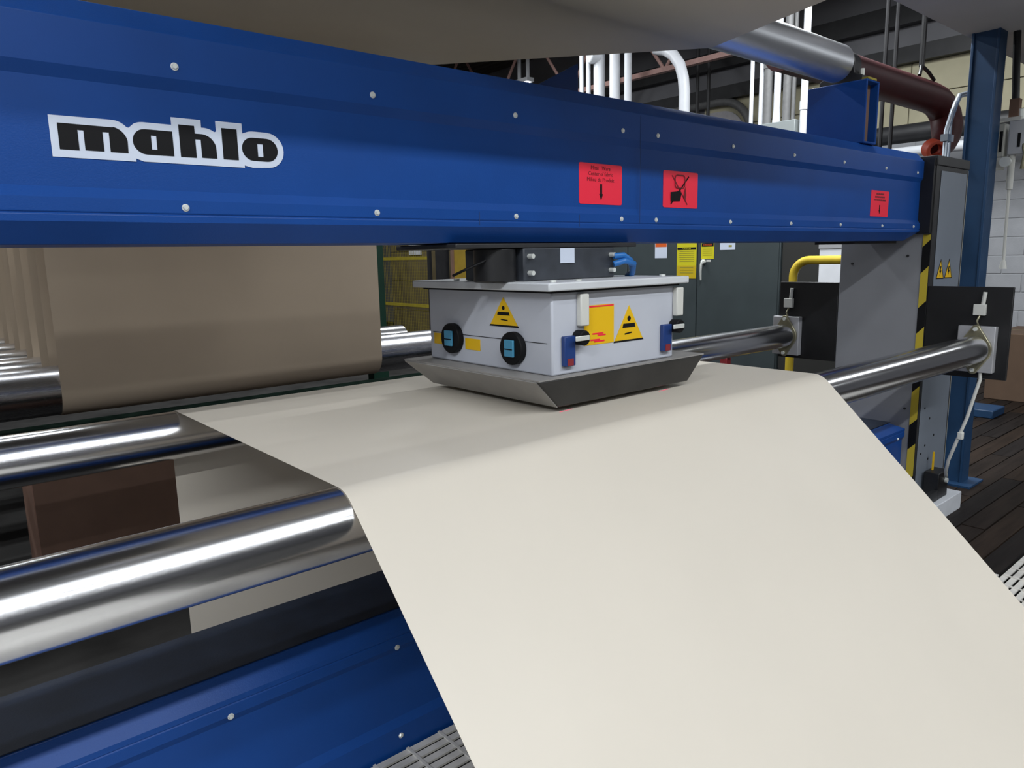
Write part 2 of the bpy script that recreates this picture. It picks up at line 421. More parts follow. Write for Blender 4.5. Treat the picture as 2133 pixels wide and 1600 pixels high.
# lettering on the upper beam (recessed centre face at y = 1.612)
YF = 1.6118
logo_out = ([(0.275, 1.699), (0.275, 1.773), (0.378, 1.774)]+arc(0.380, 1.740, 0.034, 90, 42, 5)+[(0.409, 1.762)]
            + arc(0.436, 1.738, 0.037, 118, 92, 4)+[(0.489, 1.775), (0.489, 1.790), (0.547, 1.790), (0.547, 1.775)]
            + arc(0.552, 1.738, 0.037, 90, 55, 4)+[(0.577, 1.770), (0.577, 1.791), (0.632, 1.791), (0.632, 1.771)]
            + arc(0.655, 1.740, 0.037, 110, 92, 3)+arc(0.685, 1.740, 0.037, 88, -88, 14)+[(0.650, 1.701), (0.632, 1.705), (0.632, 1.700), (0.431, 1.700), (0.417, 1.705), (0.417, 1.699)])
lg = flat('logo_sticker', [logo_out], 'Y', YF, 0.0012, WHITE_STICK, upper); tag(lg, 'white outline sticker with black lettering')
YL = YF-0.0013
letters = {
 'm': [[(0.288, 1.713), (0.288, 1.760), (0.380, 1.760)]+arc(0.376, 1.7325, 0.029, 78, 8, 7)+[(0.404, 1.714), (0.373, 1.714), (0.373, 1.750), (0.362, 1.750), (0.362, 1.714),
        (0.330, 1.714), (0.330, 1.750), (0.320, 1.750), (0.320, 1.713)]],
 'a': [arc(0.438, 1.738, 0.024, 90, 270, 12)+[(0.489, 1.714), (0.489, 1.762)], [(0.448, 1.751), (0.458, 1.751), (0.458, 1.724), (0.448, 1.724)]],
 'h': [[(0.502, 1.714), (0.502, 1.777), (0.533, 1.777), (0.533, 1.762), (0.548, 1.762)]+arc(0.546, 1.7335, 0.0285, 84, 10, 7)+[(0.575, 1.715), (0.544, 1.715), (0.544, 1.751),
        (0.533, 1.751), (0.533, 1.714)]],
 'l': [[(0.588, 1.715), (0.588, 1.778), (0.620, 1.778), (0.620, 1.715)]],
 'o': [arc(0.653, 1.740, 0.024, 90, 270, 12)+arc(0.684, 1.740, 0.024, -90, 90, 12), [(0.663, 1.752), (0.675, 1.752), (0.675, 1.725), (0.663, 1.725)]]}
for ch in 'mahlo': flat('letter', letters[ch], 'Y', YL, 0.0008, BLACK_INK, lg)

def red_sticker(x0):
    o = flat('warning_sticker', [rrect(x0, x0+0.196, 1.656, 1.779, 0.006)], 'Y', YF, 0.001, RED_STICK, upper)
    tag(o, 'red sticker with dark print'); return o
def arrow(x, z0, z1, par):
    return flat('arrow_mark', [[(x-0.0045, z1), (x+0.0045, z1), (x+0.0045, z0+0.02), (x+0.0085, z0+0.02), (x, z0), (x-0.0085, z0+0.02), (x-0.0045, z0+0.02)]],
                'Y', YF-0.0011, 0.0006, BLACK_INK, par)
s1 = red_sticker(1.661)
for i, (t, wd) in enumerate((('Mitte   Ware', 0.088), ('Center of fabric', 0.112), ('Milieu du Produit', 0.124))):
    text('lettering', t, 'Y', (1.757, 1.7655-i*0.0175), YF-0.0011, 0.017, INK_RED, s1, wd)
arrow(1.759, 1.668, 1.718, s1)
s2 = red_sticker(2.070)
def bar(name, p, q, wd, par, m=BLACK_INK, dy=0.0011):
    p = Vector(p); q = Vector(q); d = (q-p).normalized(); n = Vector((-d.y, d.x))*wd/2
    return flat(name, [[tuple(p+n), tuple(q+n), tuple(q-n), tuple(p-n)]], 'Y', YF-dy, 0.0006, m, par)
bar('cross_stroke', (2.118, 1.764), (2.206, 1.668), 0.005, s2, INK_RED); bar('cross_stroke', (2.212, 1.764), (2.112, 1.668), 0.005, s2, BLACK_INK, 0.0018)
flat('pictogram', [[(2.110, 1.677), (2.110, 1.708), (2.142, 1.711), (2.160, 1.716), (2.170, 1.704), (2.166, 1.690), (2.162, 1.679)]], 'Y', YF-0.0025, 0.0006, BLACK_INK, s2)
flat('pictogram', [rrect(2.132, 2.190, 1.722, 1.768, 0.012), rrect(2.135, 2.187, 1.725, 1.765, 0.010)], 'Y', YF-0.0032, 0.0006, INK_RED, s2)
flat('pictogram', [[(2.184, 1.700), (2.192, 1.728), (2.198, 1.700), (2.194, 1.682), (2.186, 1.684)]], 'Y', YF-0.0025, 0.0006, INK_RED, s2)
s3 = red_sticker(3.659)
for z, a, b in ((1.763, 3.715, 3.798), (1.749, 3.702, 3.808), (1.734, 3.690, 3.822)):
    x = a
    while x < b:
        ln = random.uniform(0.008, 0.02); flat('print_dash', [[(x, z-0.004), (x, z+0.004), (min(x+ln, b), z+0.004), (min(x+ln, b), z-0.004)]], 'Y', YF-0.0011, 0.0006, INK_RED, s3); x += ln+0.004
arrow(3.757, 1.668, 1.712, s3)

# ================================================================== end cabinet
cab = thing('end_cabinet', (4.49, 1.795, 0.10), 'tall grey end cabinet carrying the beams, with black frame and hazard stripes', 'cabinet')
CX0, CX1, CY0, CY1 = 4.262, 4.715, 1.562, 2.030
obj('cabinet_body', B().box(CX0, CX1, CY0, CY1, 0.11, 1.965), GREY_MID, cab, bevel=0.006)
obj('top_cap', B().box(CX0-0.004, CX1+0.004, CY0-0.02, CY1, 1.925, 1.975), CHAR, cab, bevel=0.004)
obj('front_frame', B().box(CX0+0.001, CX1, CY0-0.014, CY0-0.0005, 0.115, 1.924), CHAR, cab)
obj('front_panel', B().box(4.325, 4.690, CY0-0.018, CY0-0.0145, 1.19, 1.90), GREY_LIGHT, cab, bevel=0.002)
obj('front_panel', B().box(4.285, 4.690, CY0-0.018, CY0-0.0145, 0.13, 1.185), GREY_LIGHT, cab, bevel=0.002)
obj('corner_seal', B().box(CX1+0.0005, CX1+0.012, CY0-0.012, CY0+0.01, 0.12, 1.92), mat('pale_seal', (0.42, 0.42, 0.36), 0.6), cab)
obj('hazard_strip', B().box(CX0-0.004, CX0-0.0005, CY0-0.012, CY0+0.026, 0.16, 1.57), BLACK_INK, cab)
for k in range(5):
    z = 1.525-k*0.325
    zz = lambda v: min(max(v, 0.16), 1.57)
    flat('hazard_block', [[(CY0+0.026, zz(z-0.02)), (CY0+0.026, zz(z+0.165)), (CY0-0.012, zz(z+0.205)), (CY0-0.012, zz(z+0.02))]], 'X', CX0-0.0042, 0.0008, HAZ, cab)
for y in (4.405, 4.525):
    t = flat('warning_triangle', [[(y-0.048, 1.338), (y+0.048, 1.336), (y, 1.428)]], 'Y', CY0-0.0182, 0.0008, YEL_STICK, cab)
    flat('triangle_edge', [[(y-0.055, 1.334), (y+0.055, 1.332), (y, 1.440)], [(y-0.046, 1.339), (y+0.046, 1.337), (y, 1.428)]], 'Y', CY0-0.0182, 0.0010, BLACK_INK, t)
    flat('lightning_mark', [[(y-0.004, 1.400), (y+0.010, 1.400), (y+0.002, 1.378), (y+0.014, 1.378), (y-0.006, 1.346), (y-0.001, 1.368), (y-0.014, 1.368)]], 'Y', CY0-0.0192, 0.0006, BLACK_INK, t)
for (x, z) in ((4.34, 0.62), (4.42, 0.55), (4.38, 0.40), (4.50, 0.44), (4.33, 0.36), (4.44, 0.31)):
    obj('rivet_hole', B().cyl((x, CY0-0.018, z), (x, CY0-0.0195, z), 0.007, n=10), BLACK_INK, cab)
for (y, z) in ((1.62, 0.62), (1.66, 1.46), (1.96, 1.42), (1.95, 0.5)):
    obj('panel_screw', B().cyl((CX0, y, z), (CX0-0.003, y, z), 0.007, n=10), CHAR, cab)
# black bearing plates on the cabinet's inner side
obj('bearing_plate', B().box(CX0-0.0, CX0+0.016, 1.150, 1.5475, 0.83, 1.300), BLACK, cab, bevel=0.003)
obj('bearing_plate', B().box(CX0-0.0, CX0+0.016, 2.032, 2.40, 0.845, 1.312), BLACK, cab, bevel=0.003)
pl = tag(obj('cabinet_plinth', B().box(4.02, 4.63, 1.415, 2.15, 0.0, 0.102), PLINTH, bevel=0.004), 'pale concrete plinth under the grey end cabinet', 'plinth')

# ================================================================== paper web on guide rollers
RR, ZR, YR1, YR2 = 0.0733, 0.984, 1.287, 2.330
def guide_roller(yc, label, x0=-0.95):
    t = thing('guide_roller', ((x0+4.2)/2, yc, ZR-RR), label, 'roller', 'polished rollers carrying the cream web')
    obj('roller_tube', B().cyl((x0, yc, ZR), (4.180, yc, ZR), RR-0.001, n=64), STEEL, t)
    obj('shaft', B().cyl((4.180, yc, ZR), (4.2195, yc, ZR), 0.030, n=20), STEEL_DARK, t)
    f = obj('bearing_flange', B().prism([(yc+a, ZR+b) for a, b in (arc(0, 0.105, 0.022, 10, 170, 6)+arc(0, 0, 0.078, 140, 220, 8)+arc(0, -0.105, 0.022, 190, 350, 6)+arc(0, 0, 0.078, -40, 40, 8))], 'X', 4.205, 4.2195), BRASS, t, bevel=0.003)
    obj('bearing_ring', B().ring((4.192, yc, ZR), (4.205, yc, ZR), 0.062, 0.034), STEEL_DARK, t)
    for s in (1, -1): obj('flange_bolt', B().cyl((4.205, yc, ZR+s*0.105), (4.195, yc, ZR+s*0.105), 0.011, n=6), ZINC, f, smooth=False)
    obj('bearing_block', B().box(4.220, 4.2615, yc-0.085, yc+0.085, ZR-0.118, ZR+0.118), mat('block_zinc', (0.48, 0.48, 0.50), 0.45, 0.4), t, bevel=0.003)
    g = obj('grease_block', B().box(4.238, 4.2615, yc-0.026, yc+0.030, ZR+0.172, ZR+0.228), NYLON, t, bevel=0.003)
    obj('grease_line', B().tube([(4.245, yc, ZR+0.118), (4.235, yc+0.006, ZR+0.142), (4.250, yc, ZR+0.172)], 0.005, 8), BRASS, g)
    obj('grease_nipple', B().cyl((4.250, yc-0.010, ZR+0.228), (4.250, yc-0.016, ZR+0.290), 0.010, n=10), NYLON, g)
    return t
guide_roller(YR1, 'front polished steel roller where the cream web turns down')
guide_roller(YR2, 'polished steel roller behind the blue beam, where the cream web comes up')

XL, XR = 0.640, 2.545
def warc(yc, zc, r, a0, a1, n=14): return arc(yc, zc, r, a0, a1, n)
rw = RR+0.0006
YLO, ZLO = YR2+2*RR, 0.12
main_prof = [(2.75, ZLO-rw), (2.6, ZLO-rw)]+warc(YLO, ZLO, rw, 270, 180, 12)+[(YLO-rw, 0.5), (YLO-rw, 0.75)]+warc(YR2, ZR, rw, 0, 90, 14)
main_prof += [(YR2-(YR2-YR1)*k/8, ZR+rw) for k in range(1, 8)]+warc(YR1, ZR, rw, 90, 133.9, 12)
a = R(133.9); ys, zs_ = YR1+rw*math.cos(a), ZR+rw*math.sin(a)
dy, dz = -math.sin(a), math.cos(a)
main_prof += [(ys+dy*L, zs_+dz*L) for L in (0.1, 0.25, 0.4, 0.55, 0.7, 0.85, 1.0, 1.15)]
web = tag(strip('paper_web', main_prof, XL, XR, 0.0008, PAPER, nx=8), 'wide smooth cream paper web running over the two polished rollers', 'paper web')
for (x, y) in ((1.463, 1.476), (1.913, 1.474)):  # projected laser light painted as faintly glowing strips on the web
    flat('laser_light_strip', [[(x-0.028, y-0.004), (x+0.028, y+0.001), (x+0.028, y+0.0035), (x-0.028, y-0.0015)]], 'Z', ZR+rw+0.0006, 0.0004, LASER, web)['label'] = 'small red laser line on the paper'
lr = thing('guide_roller', (1.6, YLO, ZLO-RR), 'low steel idler under the cream web near the floor', 'roller')
obj('roller_tube', B().cyl((0.66, YLO, ZLO), (2.5, YLO, ZLO), RR-0.001, n=40), STEEL_DARK, lr)
for x in (0.80, 2.40): obj('roller_stand', B().box(x-0.02, x+0.02, YLO-0.03, YLO+0.03, -0.02, ZLO-RR-0.003), CHAR, lr)

# overhead web, upper roller and its bracket
UR, UY, UZ = 0.0855, 1.760, 2.362
t = thing('upper_roller', (1.6, UY, UZ-UR), 'matt aluminium roller above the blue beam under the overhead paper', 'roller')
obj('roller_tube', B().cyl((-0.4, UY, UZ), (3.545, UY, UZ), UR-0.001, n=64), ALU, t)
obj('end_plug', B().cyl((3.545, UY, UZ), (3.552, UY, UZ), 0.066, n=32), CHAR, t)
obj('shaft', B().cyl((3.552, UY, UZ), (3.70, UY, UZ), 0.026, n=20), RED_PLASTIC, t)
pb = obj('pillow_block', B().prism([(UY-0.105, 2.2765), (UY+0.105, 2.2765), (UY+0.105, 2.300), (UY+0.066, 2.318)]+arc(UY, UZ, 0.066, -20, 200, 12)+[(UY-0.066, 2.318), (UY-0.105, 2.300)], 'X', 3.595, 3.665), CHAR, t, bevel=0.004)
for s in (-0.085, 0.085): obj('mount_bolt', B().cyl((3.63, UY+s, 2.3), (3.63, UY+s, 2.335), 0.011, n=8), ZINC, pb)
obj('yellow_shim', B().box(3.585, 3.675, UY-0.135, UY-0.106, 2.2765, 2.286), YEL_FENCE, pb)
br = thing('roller_bracket', (3.64, 1.765, 1.99), 'dark blue open-ended box bracket on top of the beam', 'bracket')
mb = B(); n_ = 4
o_ = [(3.572, 1.9905), (3.704, 1.9905), (3.704, 2.276), (3.572, 2.276)]; i_ = [(3.582, 2.0005), (3.694, 2.0005), (3.694, 2.266), (3.582, 2.266)]
vs = [(x, y, z) for y in (1.622, 1.910) for lp in (o_, i_) for x, z in lp]
fs = []
for k in range(4):
    k2 = (k+1) % 4
    fs += [(k, k2, 8+k2, 8+k), (4+k, 12+k, 12+k2, 4+k2), (k, 4+k, 4+k2, k2), (8+k, 8+k2, 12+k2, 12+k)]
mb.add(vs, fs); obj('bracket_tube', mb, BLUE, br, bevel=0.006, smooth=False)
obj('back_cap', B().box(3.583, 3.693, 1.662, 1.672, 2.001, 2.265), CARD_DARK, br)

oprof = []
sf, sb = math.atan(0.058/0.476), math.atan(0.165)
rr = UR+0.0006
pf = (UY-rr*math.sin(sf), UZ-rr*math.cos(sf)); pbk = (UY+rr*math.sin(sb), UZ-rr*math.cos(sb))
IY, IR = 4.140, 0.13
oprof = [(pf[0]-math.cos(sf)*L, pf[1]+math.sin(sf)*L) for L in (1.02, 0.8, 0.6, 0.4, 0.2)]
# unseen turn-up round an added idler, set to let front light through
q0 = oprof[0]; TR = 0.0855
tcy, tcz = q0[0]+math.sin(sf)*TR, q0[1]+math.cos(sf)*TR
oprof = [(tcy-TR, 4.6), (tcy-TR, 3.6), (tcy-TR, 2.9)]+warc(tcy, tcz, TR, 180, 270-math.degrees(sf), 10)+oprof
oprof += warc(UY, UZ, rr, 270-math.degrees(sf), 270+math.degrees(sb), 8)
IZ = pbk[1]+math.tan(sb)*(IY-IR*math.sin(sb)-pbk[0])-IR*math.cos(sb)
oprof += [(pbk[0]+k*(IY-IR*math.sin(sb)-pbk[0])/6, pbk[1]+k*math.tan(sb)*(IY-IR*math.sin(sb)-pbk[0])/6) for k in range(1, 6)]
oprof += warc(IY, IZ, IR+0.001, 90+math.degrees(sb), 4, 12)
tag(strip('overhead_web', oprof, XL, XR, 0.0008, PAPER_OVER, nx=6), 'shade-toned paper web passing overhead, seen from below over the beam', 'paper web')
def idler(y, z, r, label, x0=-0.35, x1=3.07, m=STEEL):
    t = thing('idler_roller', ((x0+x1)/2, y, z-r), label, 'roller', 'rollers under the hanging brown web')
    obj('roller_tube', B().cyl((x0, y, z), (x1, y, z), r-0.0015, n=48), m, t)
    obj('roller_hub', B().cyl((x1, y, z), (x1+0.006, y, z), r*0.75, n=32), CHAR, t)
    obj('shaft', B().cyl((x1+0.006, y, z), (3.128, y, z), 0.025, n=16), STEEL_DARK, t)
    return t
t = thing('upper_roller', (1.6, tcy, tcz-UR), 'added unseen aluminium roller turning the overhead paper up to the roof', 'roller')
obj('roller_tube', B().cyl((0.4, tcy, tcz), (2.8, tcy, tcz), TR-0.0015, n=48), ALU, t)
obj('hanger', B().box(2.81, 2.85, tcy-0.03, tcy+0.03, tcz-0.03, 5.0), CHAR, t)
idler(IY, IZ, IR, 'steel idler turning the overhead paper down', m=STEEL_DARK)

# hanging strands (serpentine)
FR, FZ = 0.130, 0.862
FYS = [4.400, 4.930, 5.440, 5.950, 6.460, 6.970, 7.480]
sp = [(FYS[0]-FR, IZ-0.02), (FYS[0]-FR, 1.9), (FYS[0]-FR, 1.3)]
for i, yc in enumerate(FYS):
    sp += warc(yc, FZ, FR+0.001, 180, 360, 20)
    sp += [(yc+FR, 1.3), (yc+FR, 1.9)]
    if i < 6:
        yn = FYS[i+1]-FR; m_ = (yc+FR+yn)/2; r_ = (yn-yc-FR)/2
        sp += warc(m_, 2.25, r_, 180, 0, 12)
        sp += [(yn, 1.9), (yn, 1.3)]
sp += [(FYS[-1]+FR, 2.3)]
tag(strip('hanging_web', sp, XL, XR-0.04, 0.0008, PAPER_BROWN, nx=6), 'shade-browned paper web hanging in long vertical loops behind the machine', 'paper web')
for i, yc in enumerate(FYS):
    idler(yc, FZ, FR, ['dark steel idler carrying the foremost hanging loop of brown web', 'steel idler carrying the second hanging loop of brown web',
                       'steel idler carrying the third hanging loop of brown web', 'steel idler carrying the fourth hanging loop of brown web',
                       'steel idler carrying the fifth hanging loop of brown web', 'steel idler carrying the sixth hanging loop of brown web', 'steel idler carrying the rearmost hanging loop of brown web'][i], m=STEEL_DARK if i == 0 else STEEL)
gf = thing('accumulator_stand', (1.5, 4.8, 0), 'green steel stand holding the idler rollers', 'stand')
obj('front_rail', B().box(-0.9, 3.45, 3.86, 3.95, 0.66, 0.775), DARK_GREEN, gf, bevel=0.005)
obj('side_rail', B().box(3.13, 3.20, 3.95, 7.8, 0.78, 0.90), DARK_GREEN, gf, bevel=0.004)
for y in (3.97, 5.62): obj('upright', B().box(3.205 if y > 5 else 3.20, 3.36 if y > 5 else 3.29, y, y+0.10, -0.02, 3.0 if y > 5 else 0.9), GREEN if y > 5 else DARK_GREEN, gf, bevel=0.004)
obj('side_rail', B().box(3.13, 3.20, 3.95, 7.8, IZ-0.06, IZ+0.06), DARK_GREEN, gf, bevel=0.004)
obj('upright', B().box(-0.9, -0.8, 3.955, 4.05, -0.02, 0.775), DARK_GREEN, gf)

# cartons
def carton(x0, x1, y0, y1, z0, z1, label, m1, m2, nm='cardboard_box'):
    t = thing(nm, ((x0+x1)/2, (y0+y1)/2, z0), label, 'box')
    obj('carton_body', B().box(x0, x1, y0, y1, z0, z1), m1, t, bevel=0.006)
    obj('toned_front', B().box(x0+0.004, x1-0.004, y0-0.004, y0-0.0005, z0+0.01, z1-0.004), m2, t)
    obj('tape', B().box((x0+x1)/2-0.03, (x0+x1)/2+0.03, y0-0.003, y1+0.001, z1+0.0005, z1+0.002), CARD_PALE, t)
    return t
carton(0.375, 1.25, 3.50, 3.82, -0.02, 0.74, 'tall dark brown carton standing between the polished rollers', CARD, CARD_DARK)  # front sheet darker than the body: the unlit face put into colour
carton(8.30, 9.2, 1.75, 2.42, 0.0, 0.66, 'brown cardboard box on the plank floor by the block wall', CARD_SHADE, CARD_SHADE)

# ================================================================== scanner head
hd = thing('scanner_head', (1.68, 1.77, 1.075), 'grey scanning head with yellow labels hanging from the blue beam above the paper', 'scanner')
HX0, HX1, HY0, HY1 = 1.406, 1.953, 1.471, 2.070
obj('head_body', B().box(HX0, HX1, HY0, HY1, 1.165, 1.4045), HEAD_GREY, hd, bevel=0.006)
obj('lid', B().box(1.362, 1.985, 1.435, 2.10, 1.405, 1.428), HEAD_LID, hd, bevel=0.004)
obj('lid_seal', B().box(HX0-0.012, HX1+0.012, HY0-0.012, HY1+0.012, 1.398, 1.4045), BLACK_INK, hd)
def frustum(b, tp, zb, zt):
    vs = [(b[0], b[2], zb), (b[1], b[2], zb), (b[1], b[3], zb), (b[0], b[3], zb), (tp[0], tp[2], zt), (tp[1], tp[2], zt), (tp[1], tp[3], zt), (tp[0], tp[3], zt)]
    return MB().add(vs, [(3, 2, 1, 0), (4, 5, 6, 7), (0, 1, 5, 4), (1, 2, 6, 5), (2, 3, 7, 6), (3, 0, 4, 7)])
sh = obj('shoe', frustum((1.425, 2.03, 1.466, 2.09), (1.330, 2.090, 1.446, 2.120), 1.075, 1.160), SHOE_BLACK, hd, bevel=0.004)
# pale side plates of the shoe
def quad_plate(name, pts, nrm, th, m, par):
    nrm = Vector(nrm).normalized()*th; vs = [Vector(p) for p in pts]+[Vector(p)+nrm for p in pts]
    return obj(name, MB().add(vs, [(0, 1, 2, 3), (7, 6, 5, 4), (0, 4, 5, 1), (1, 5, 6, 2), (2, 6, 7, 3), (3, 7, 4, 0)]), m, par, smooth=False)
quad_plate('shoe_side', [(1.4245, 1.470, 1.0760), (1.3300, 1.455, 1.1600), (1.3300, 2.116, 1.1600), (1.4245, 2.088, 1.0760)], (-0.66, 0, -0.75), 0.003, SHOE_GREY, sh)
obj('shoe_rim', B().box(1.330, 2.090, 1.446, 2.120, 1.1605, 1.1648), SHOE_GREY, sh)
def triangle_sign(plane, pos, c, z0, z1, hw, par):
    sgn = flat('warning_triangle', [[(c-hw, z0), (c+hw, z0), (c, z1)] if plane == 'Y' else [(c-hw, z0), (c+hw, z0), (c, z1)]], plane, pos, 0.001, YEL_STICK, par)
    sgn['label'] = 'yellow warning triangle with black print'
    h = z1-z0
    flat('sign_band', [[(c-hw*1.06, z0-0.004), (c+hw*1.06, z0-0.004), (c+hw*1.0, z0+0.001), (c-hw*1.0, z0+0.001)]], plane, pos-0.0002, 0.0012, BLACK_INK, sgn)
    flat('sign_mark', [[(c-hw*0.45, z0+h*0.36), (c+hw*0.45, z0+h*0.36), (c+hw*0.40, z0+h*0.48), (c-hw*0.40, z0+h*0.48)]], plane, pos-0.0011, 0.0006, BLACK_INK, sgn)
    flat('sign_mark', [arc(c, z0+h*0.62, h*0.075, 0, 360, 10)[:-1]], plane, pos-0.0011, 0.0006, BLACK_INK, sgn)
    flat('sign_mark', [[(c-hw*0.3, z0+h*0.16), (c+hw*0.2, z0+h*0.19), (c+hw*0.2, z0+h*0.23), (c-hw*0.3, z0+h*0.20)]], plane, pos-0.0011, 0.0006, BLACK_INK, sgn)
triangle_sign('X', HX0-0.0002, 1.678, 1.298, 1.382, 0.064, hd)
triangle_sign('Y', HY0-0.0002, 1.731, 1.241, 1.347, 0.066, hd)
lb = flat('yellow_label', [rrect(1.533, 1.662, 1.240, 1.356, 0.003)], 'Y', HY0-0.0002, 0.001, YEL_STICK, hd)
for z, a, b in ((1.272, 1.568, 1.615), (1.2665, 1.590, 1.625), (1.254, 1.560, 1.600), (1.249, 1.575, 1.620)):
    flat('red_print', [[(a, z-0.0022), (a, z+0.0022), (b, z+0.0022), (b, z-0.0022)]], 'Y', HY0-0.0013, 0.0006, RED_STICK, lb)
flat('red_print', [[(1.535, 1.350), (1.535, 1.354), (1.660, 1.354), (1.660, 1.350)]], 'Y', HY0-0.0013, 0.0006, RED_STICK, lb)
obj('panel_seam', B().box(HX0-0.001, HX0-0.0002, HY0+0.02, HY1-0.02, 1.2555, 1.2575), CHAR, hd)
for yc, zc in ((1.928, 1.243), (1.626, 1.234)):
    c_ = obj('round_connector', B().cyl((HX0-0.0002, yc, zc), (HX0-0.022, yc, zc), 0.049, n=28), BLACK_INK, hd, bevel=0.003)
    obj('connector_insert', B().box(HX0-0.030, HX0-0.0225, yc-0.020, yc+0.020, zc-0.024, zc+0.026), CONN_BLUE, c_, bevel=0.002)
    obj('connector_slot', B().box(HX0-0.031, HX0-0.0302, yc-0.018, yc+0.018, zc-0.003, zc), BLACK_INK, c_)
for (a, b, z) in ((1.982, 2.045, 1.235), (1.795, 1.872, 1.229)):
    flat('yellow_strip', [[(a, z-0.018), (a, z+0.018), (b, z+0.018), (b, z-0.018)]], 'X', HX0-0.0002, 0.001, YEL_STICK, hd)
for x in (1.462, 1.905):
    l_ = obj('toggle_latch', B().box(x-0.022, x+0.022, HY0-0.016, HY0-0.0005, 1.190, 1.276), NAVY, hd, bevel=0.003)
    obj('latch_stripe', B().box(x-0.012, x+0.012, HY0-0.0175, HY0-0.0165, 1.192, 1.212), RED_PLASTIC, l_)
    obj('latch_knob', B().cyl((x+0.042, HY0-0.0005, 1.268), (x+0.042, HY0-0.034, 1.268), 0.022, n=18), BLACK_INK, l_, bevel=0.003)
    obj('latch_lever', B().box(x+0.0, x+0.055, HY0-0.040, HY0-0.0345, 1.262, 1.276), ZINC, l_, bevel=0.002)
    obj('latch_hook', B().box(x+0.040, x+0.075, HY0-0.020, HY0-0.0005, 1.300, 1.392), NYLON, l_, bevel=0.004)
obj('carriage_plate', B().box(1.18, 1.92, 1.60, 1.90, 1.524, 1.5375), CHAR, hd, bevel=0.003)
obj('carriage_housing', B().box(1.42, 1.81, 1.60, 1.88, 1.4285, 1.5235), mat('housing_slate', (0.035, 0.04, 0.05), 0.5, noise=0.2), hd, bevel=0.004)
obj('drive_motor', B().cyl((1.365, 1.665, 1.4285), (1.365, 1.665, 1.5235), 0.062, n=28), BLACK, hd, bevel=0.004)
obj('housing_label', B().box(1.565, 1.625, 1.597, 1.5995, 1.478, 1.522), WHITE_STICK, hd)
for z in (1.452, 1.500):
    for x in (1.44, 1.79): obj('housing_bolt', B().cyl((x, 1.60, z), (x, 1.580, z), 0.007, n=10), ZINC, hd)
obj('air_hose', B().tube([(1.79, 1.585, 1.495), (1.82, 1.57, 1.497), (1.86, 1.575, 1.480), (1.90, 1.60, 1.452), (1.93, 1.63, 1.4295)], 0.010, 10), HOSE_BLUE, hd)
obj('air_hose', B().tube([(1.79, 1.585, 1.47), (1.82, 1.565, 1.480), (1.87, 1.57, 1.470), (1.90, 1.60, 1.440), (1.91, 1.63, 1.4295)], 0.010, 10), HOSE_BLUE, hd)
obj('signal_lead', B().tube([(1.31, 1.64, 1.49), (1.28, 1.64, 1.480), (1.25, 1.66, 1.465), (1.24, 1.70, 1.45)], 0.004, 8), BLACK_INK, hd)
for (x, y) in ((1.42, 1.48), (1.50, 1.46), (1.93, 1.50), (1.40, 1.9)):
    obj('lid_screw', B().cyl((x, y, 1.428), (x, y, 1.434), 0.010, n=10), ZINC, hd)

# ================================================================== walkway grating in front of the lower beam
gr = thing('walkway_grating', (1.75, 1.07, 0.10), 'galvanised bar grating walkway along the foot of the blue lower beam', 'grating')
GX0, GX1, GY0, GY1, GZ = -1.2, 3.36, -1.0, 1.594, 0.165
sl = {}
def gbar(x0, x1, y):
    key = (x0, x1)
    if key not in sl:
        o = obj('grating_bar', B().box(x0, x1, 0, 0.0215, 0.022, 0.028), GRATE, gr, origin=(0, 0, 0), smooth=False); sl[key] = o.data
    else: o = link('grating_bar', sl[key], None, gr, (0, 0, 0))
    o.location = Vector((0, y, GZ-0.028))-wloc(gr)
for i in range(int((GY1-GY0)/0.032)):
    y = GY1-0.026-i*0.032
    if y > 0.845: gbar(GX0, GX1, y)
    elif y > 0.50: gbar(GX0, 5.4, y)
    else: gbar(GX0, 0.60, y); gbar(2.60, 5.4, y)
cr = {}
def cbar(x, y0, y1):
    key = (y0, y1)
    if key not in cr:
        o = obj('cross_bar', B().box(-0.004, 0.004, y0, y1, 0, 0.004), GRATE, gr, origin=(0, 0, 0), smooth=False); cr[key] = o.data
    else: o = link('cross_bar', cr[key], None, gr, (0, 0, 0))
    o.location = Vector((x, 0, GZ))-wloc(gr)
k = 0
while GX0+0.05+k*0.105 < 5.4:
    x = GX0+0.05+k*0.105; k += 1
    cbar(x, GY0 if (x < 0.6 or x > 2.6) else 0.51, GY1-0.004 if x < GX1 else 0.85)
for x in (GX0, 0.3, 2.62, GX1-0.04): obj('support_bar', B().box(x, x+0.04, GY0, GY1-0.004, -0.02, GZ-0.0285), CHAR, gr)
obj('support_bar', B().box(5.35, 5.39, GY0, 0.85, -0.008, GZ-0.0285), CHAR, gr)

# bits at the cabinet foot
fb = thing('foot_sensor', (4.43, 1.50, 0.102), 'small black sensor box with yellow strip on the cabinet plinth', 'sensor')
obj('sensor_case', B().box(4.36, 4.50, 1.45, 1.53, 0.1025, 0.255), BLACK, fb, bevel=0.004)
obj('sensor_bracket', B().box(4.25, 4.36, 1.45, 1.475, 0.1025, 0.16), CHAR, fb)
obj('sensor_knob', B().cyl((4.46, 1.45, 0.20), (4.46, 1.438, 0.20), 0.014, n=12), ZINC, fb)
obj('yellow_strip', B().box(4.418, 4.430, 1.505, 1.512, 0.2555, 0.36), YEL_STICK, fb)
cb = thing('sensor_cable', (4.25, 1.30, 0.26), 'white cable drooping from the bearing plate to the sensor box', 'cable')
obj('cable_sheath', B().tube([(4.245, 1.262, 0.875), (4.235, 1.255, 0.83), (4.235, 1.275, 0.74), (4.235, 1.300, 0.62), (4.235, 1.335, 0.50), (4.24, 1.372, 0.375), (4.30, 1.40, 0.29), (4.36, 1.415, 0.255), (4.40, 1.430, 0.24)], 0.0085, 10), NYLON, cb)
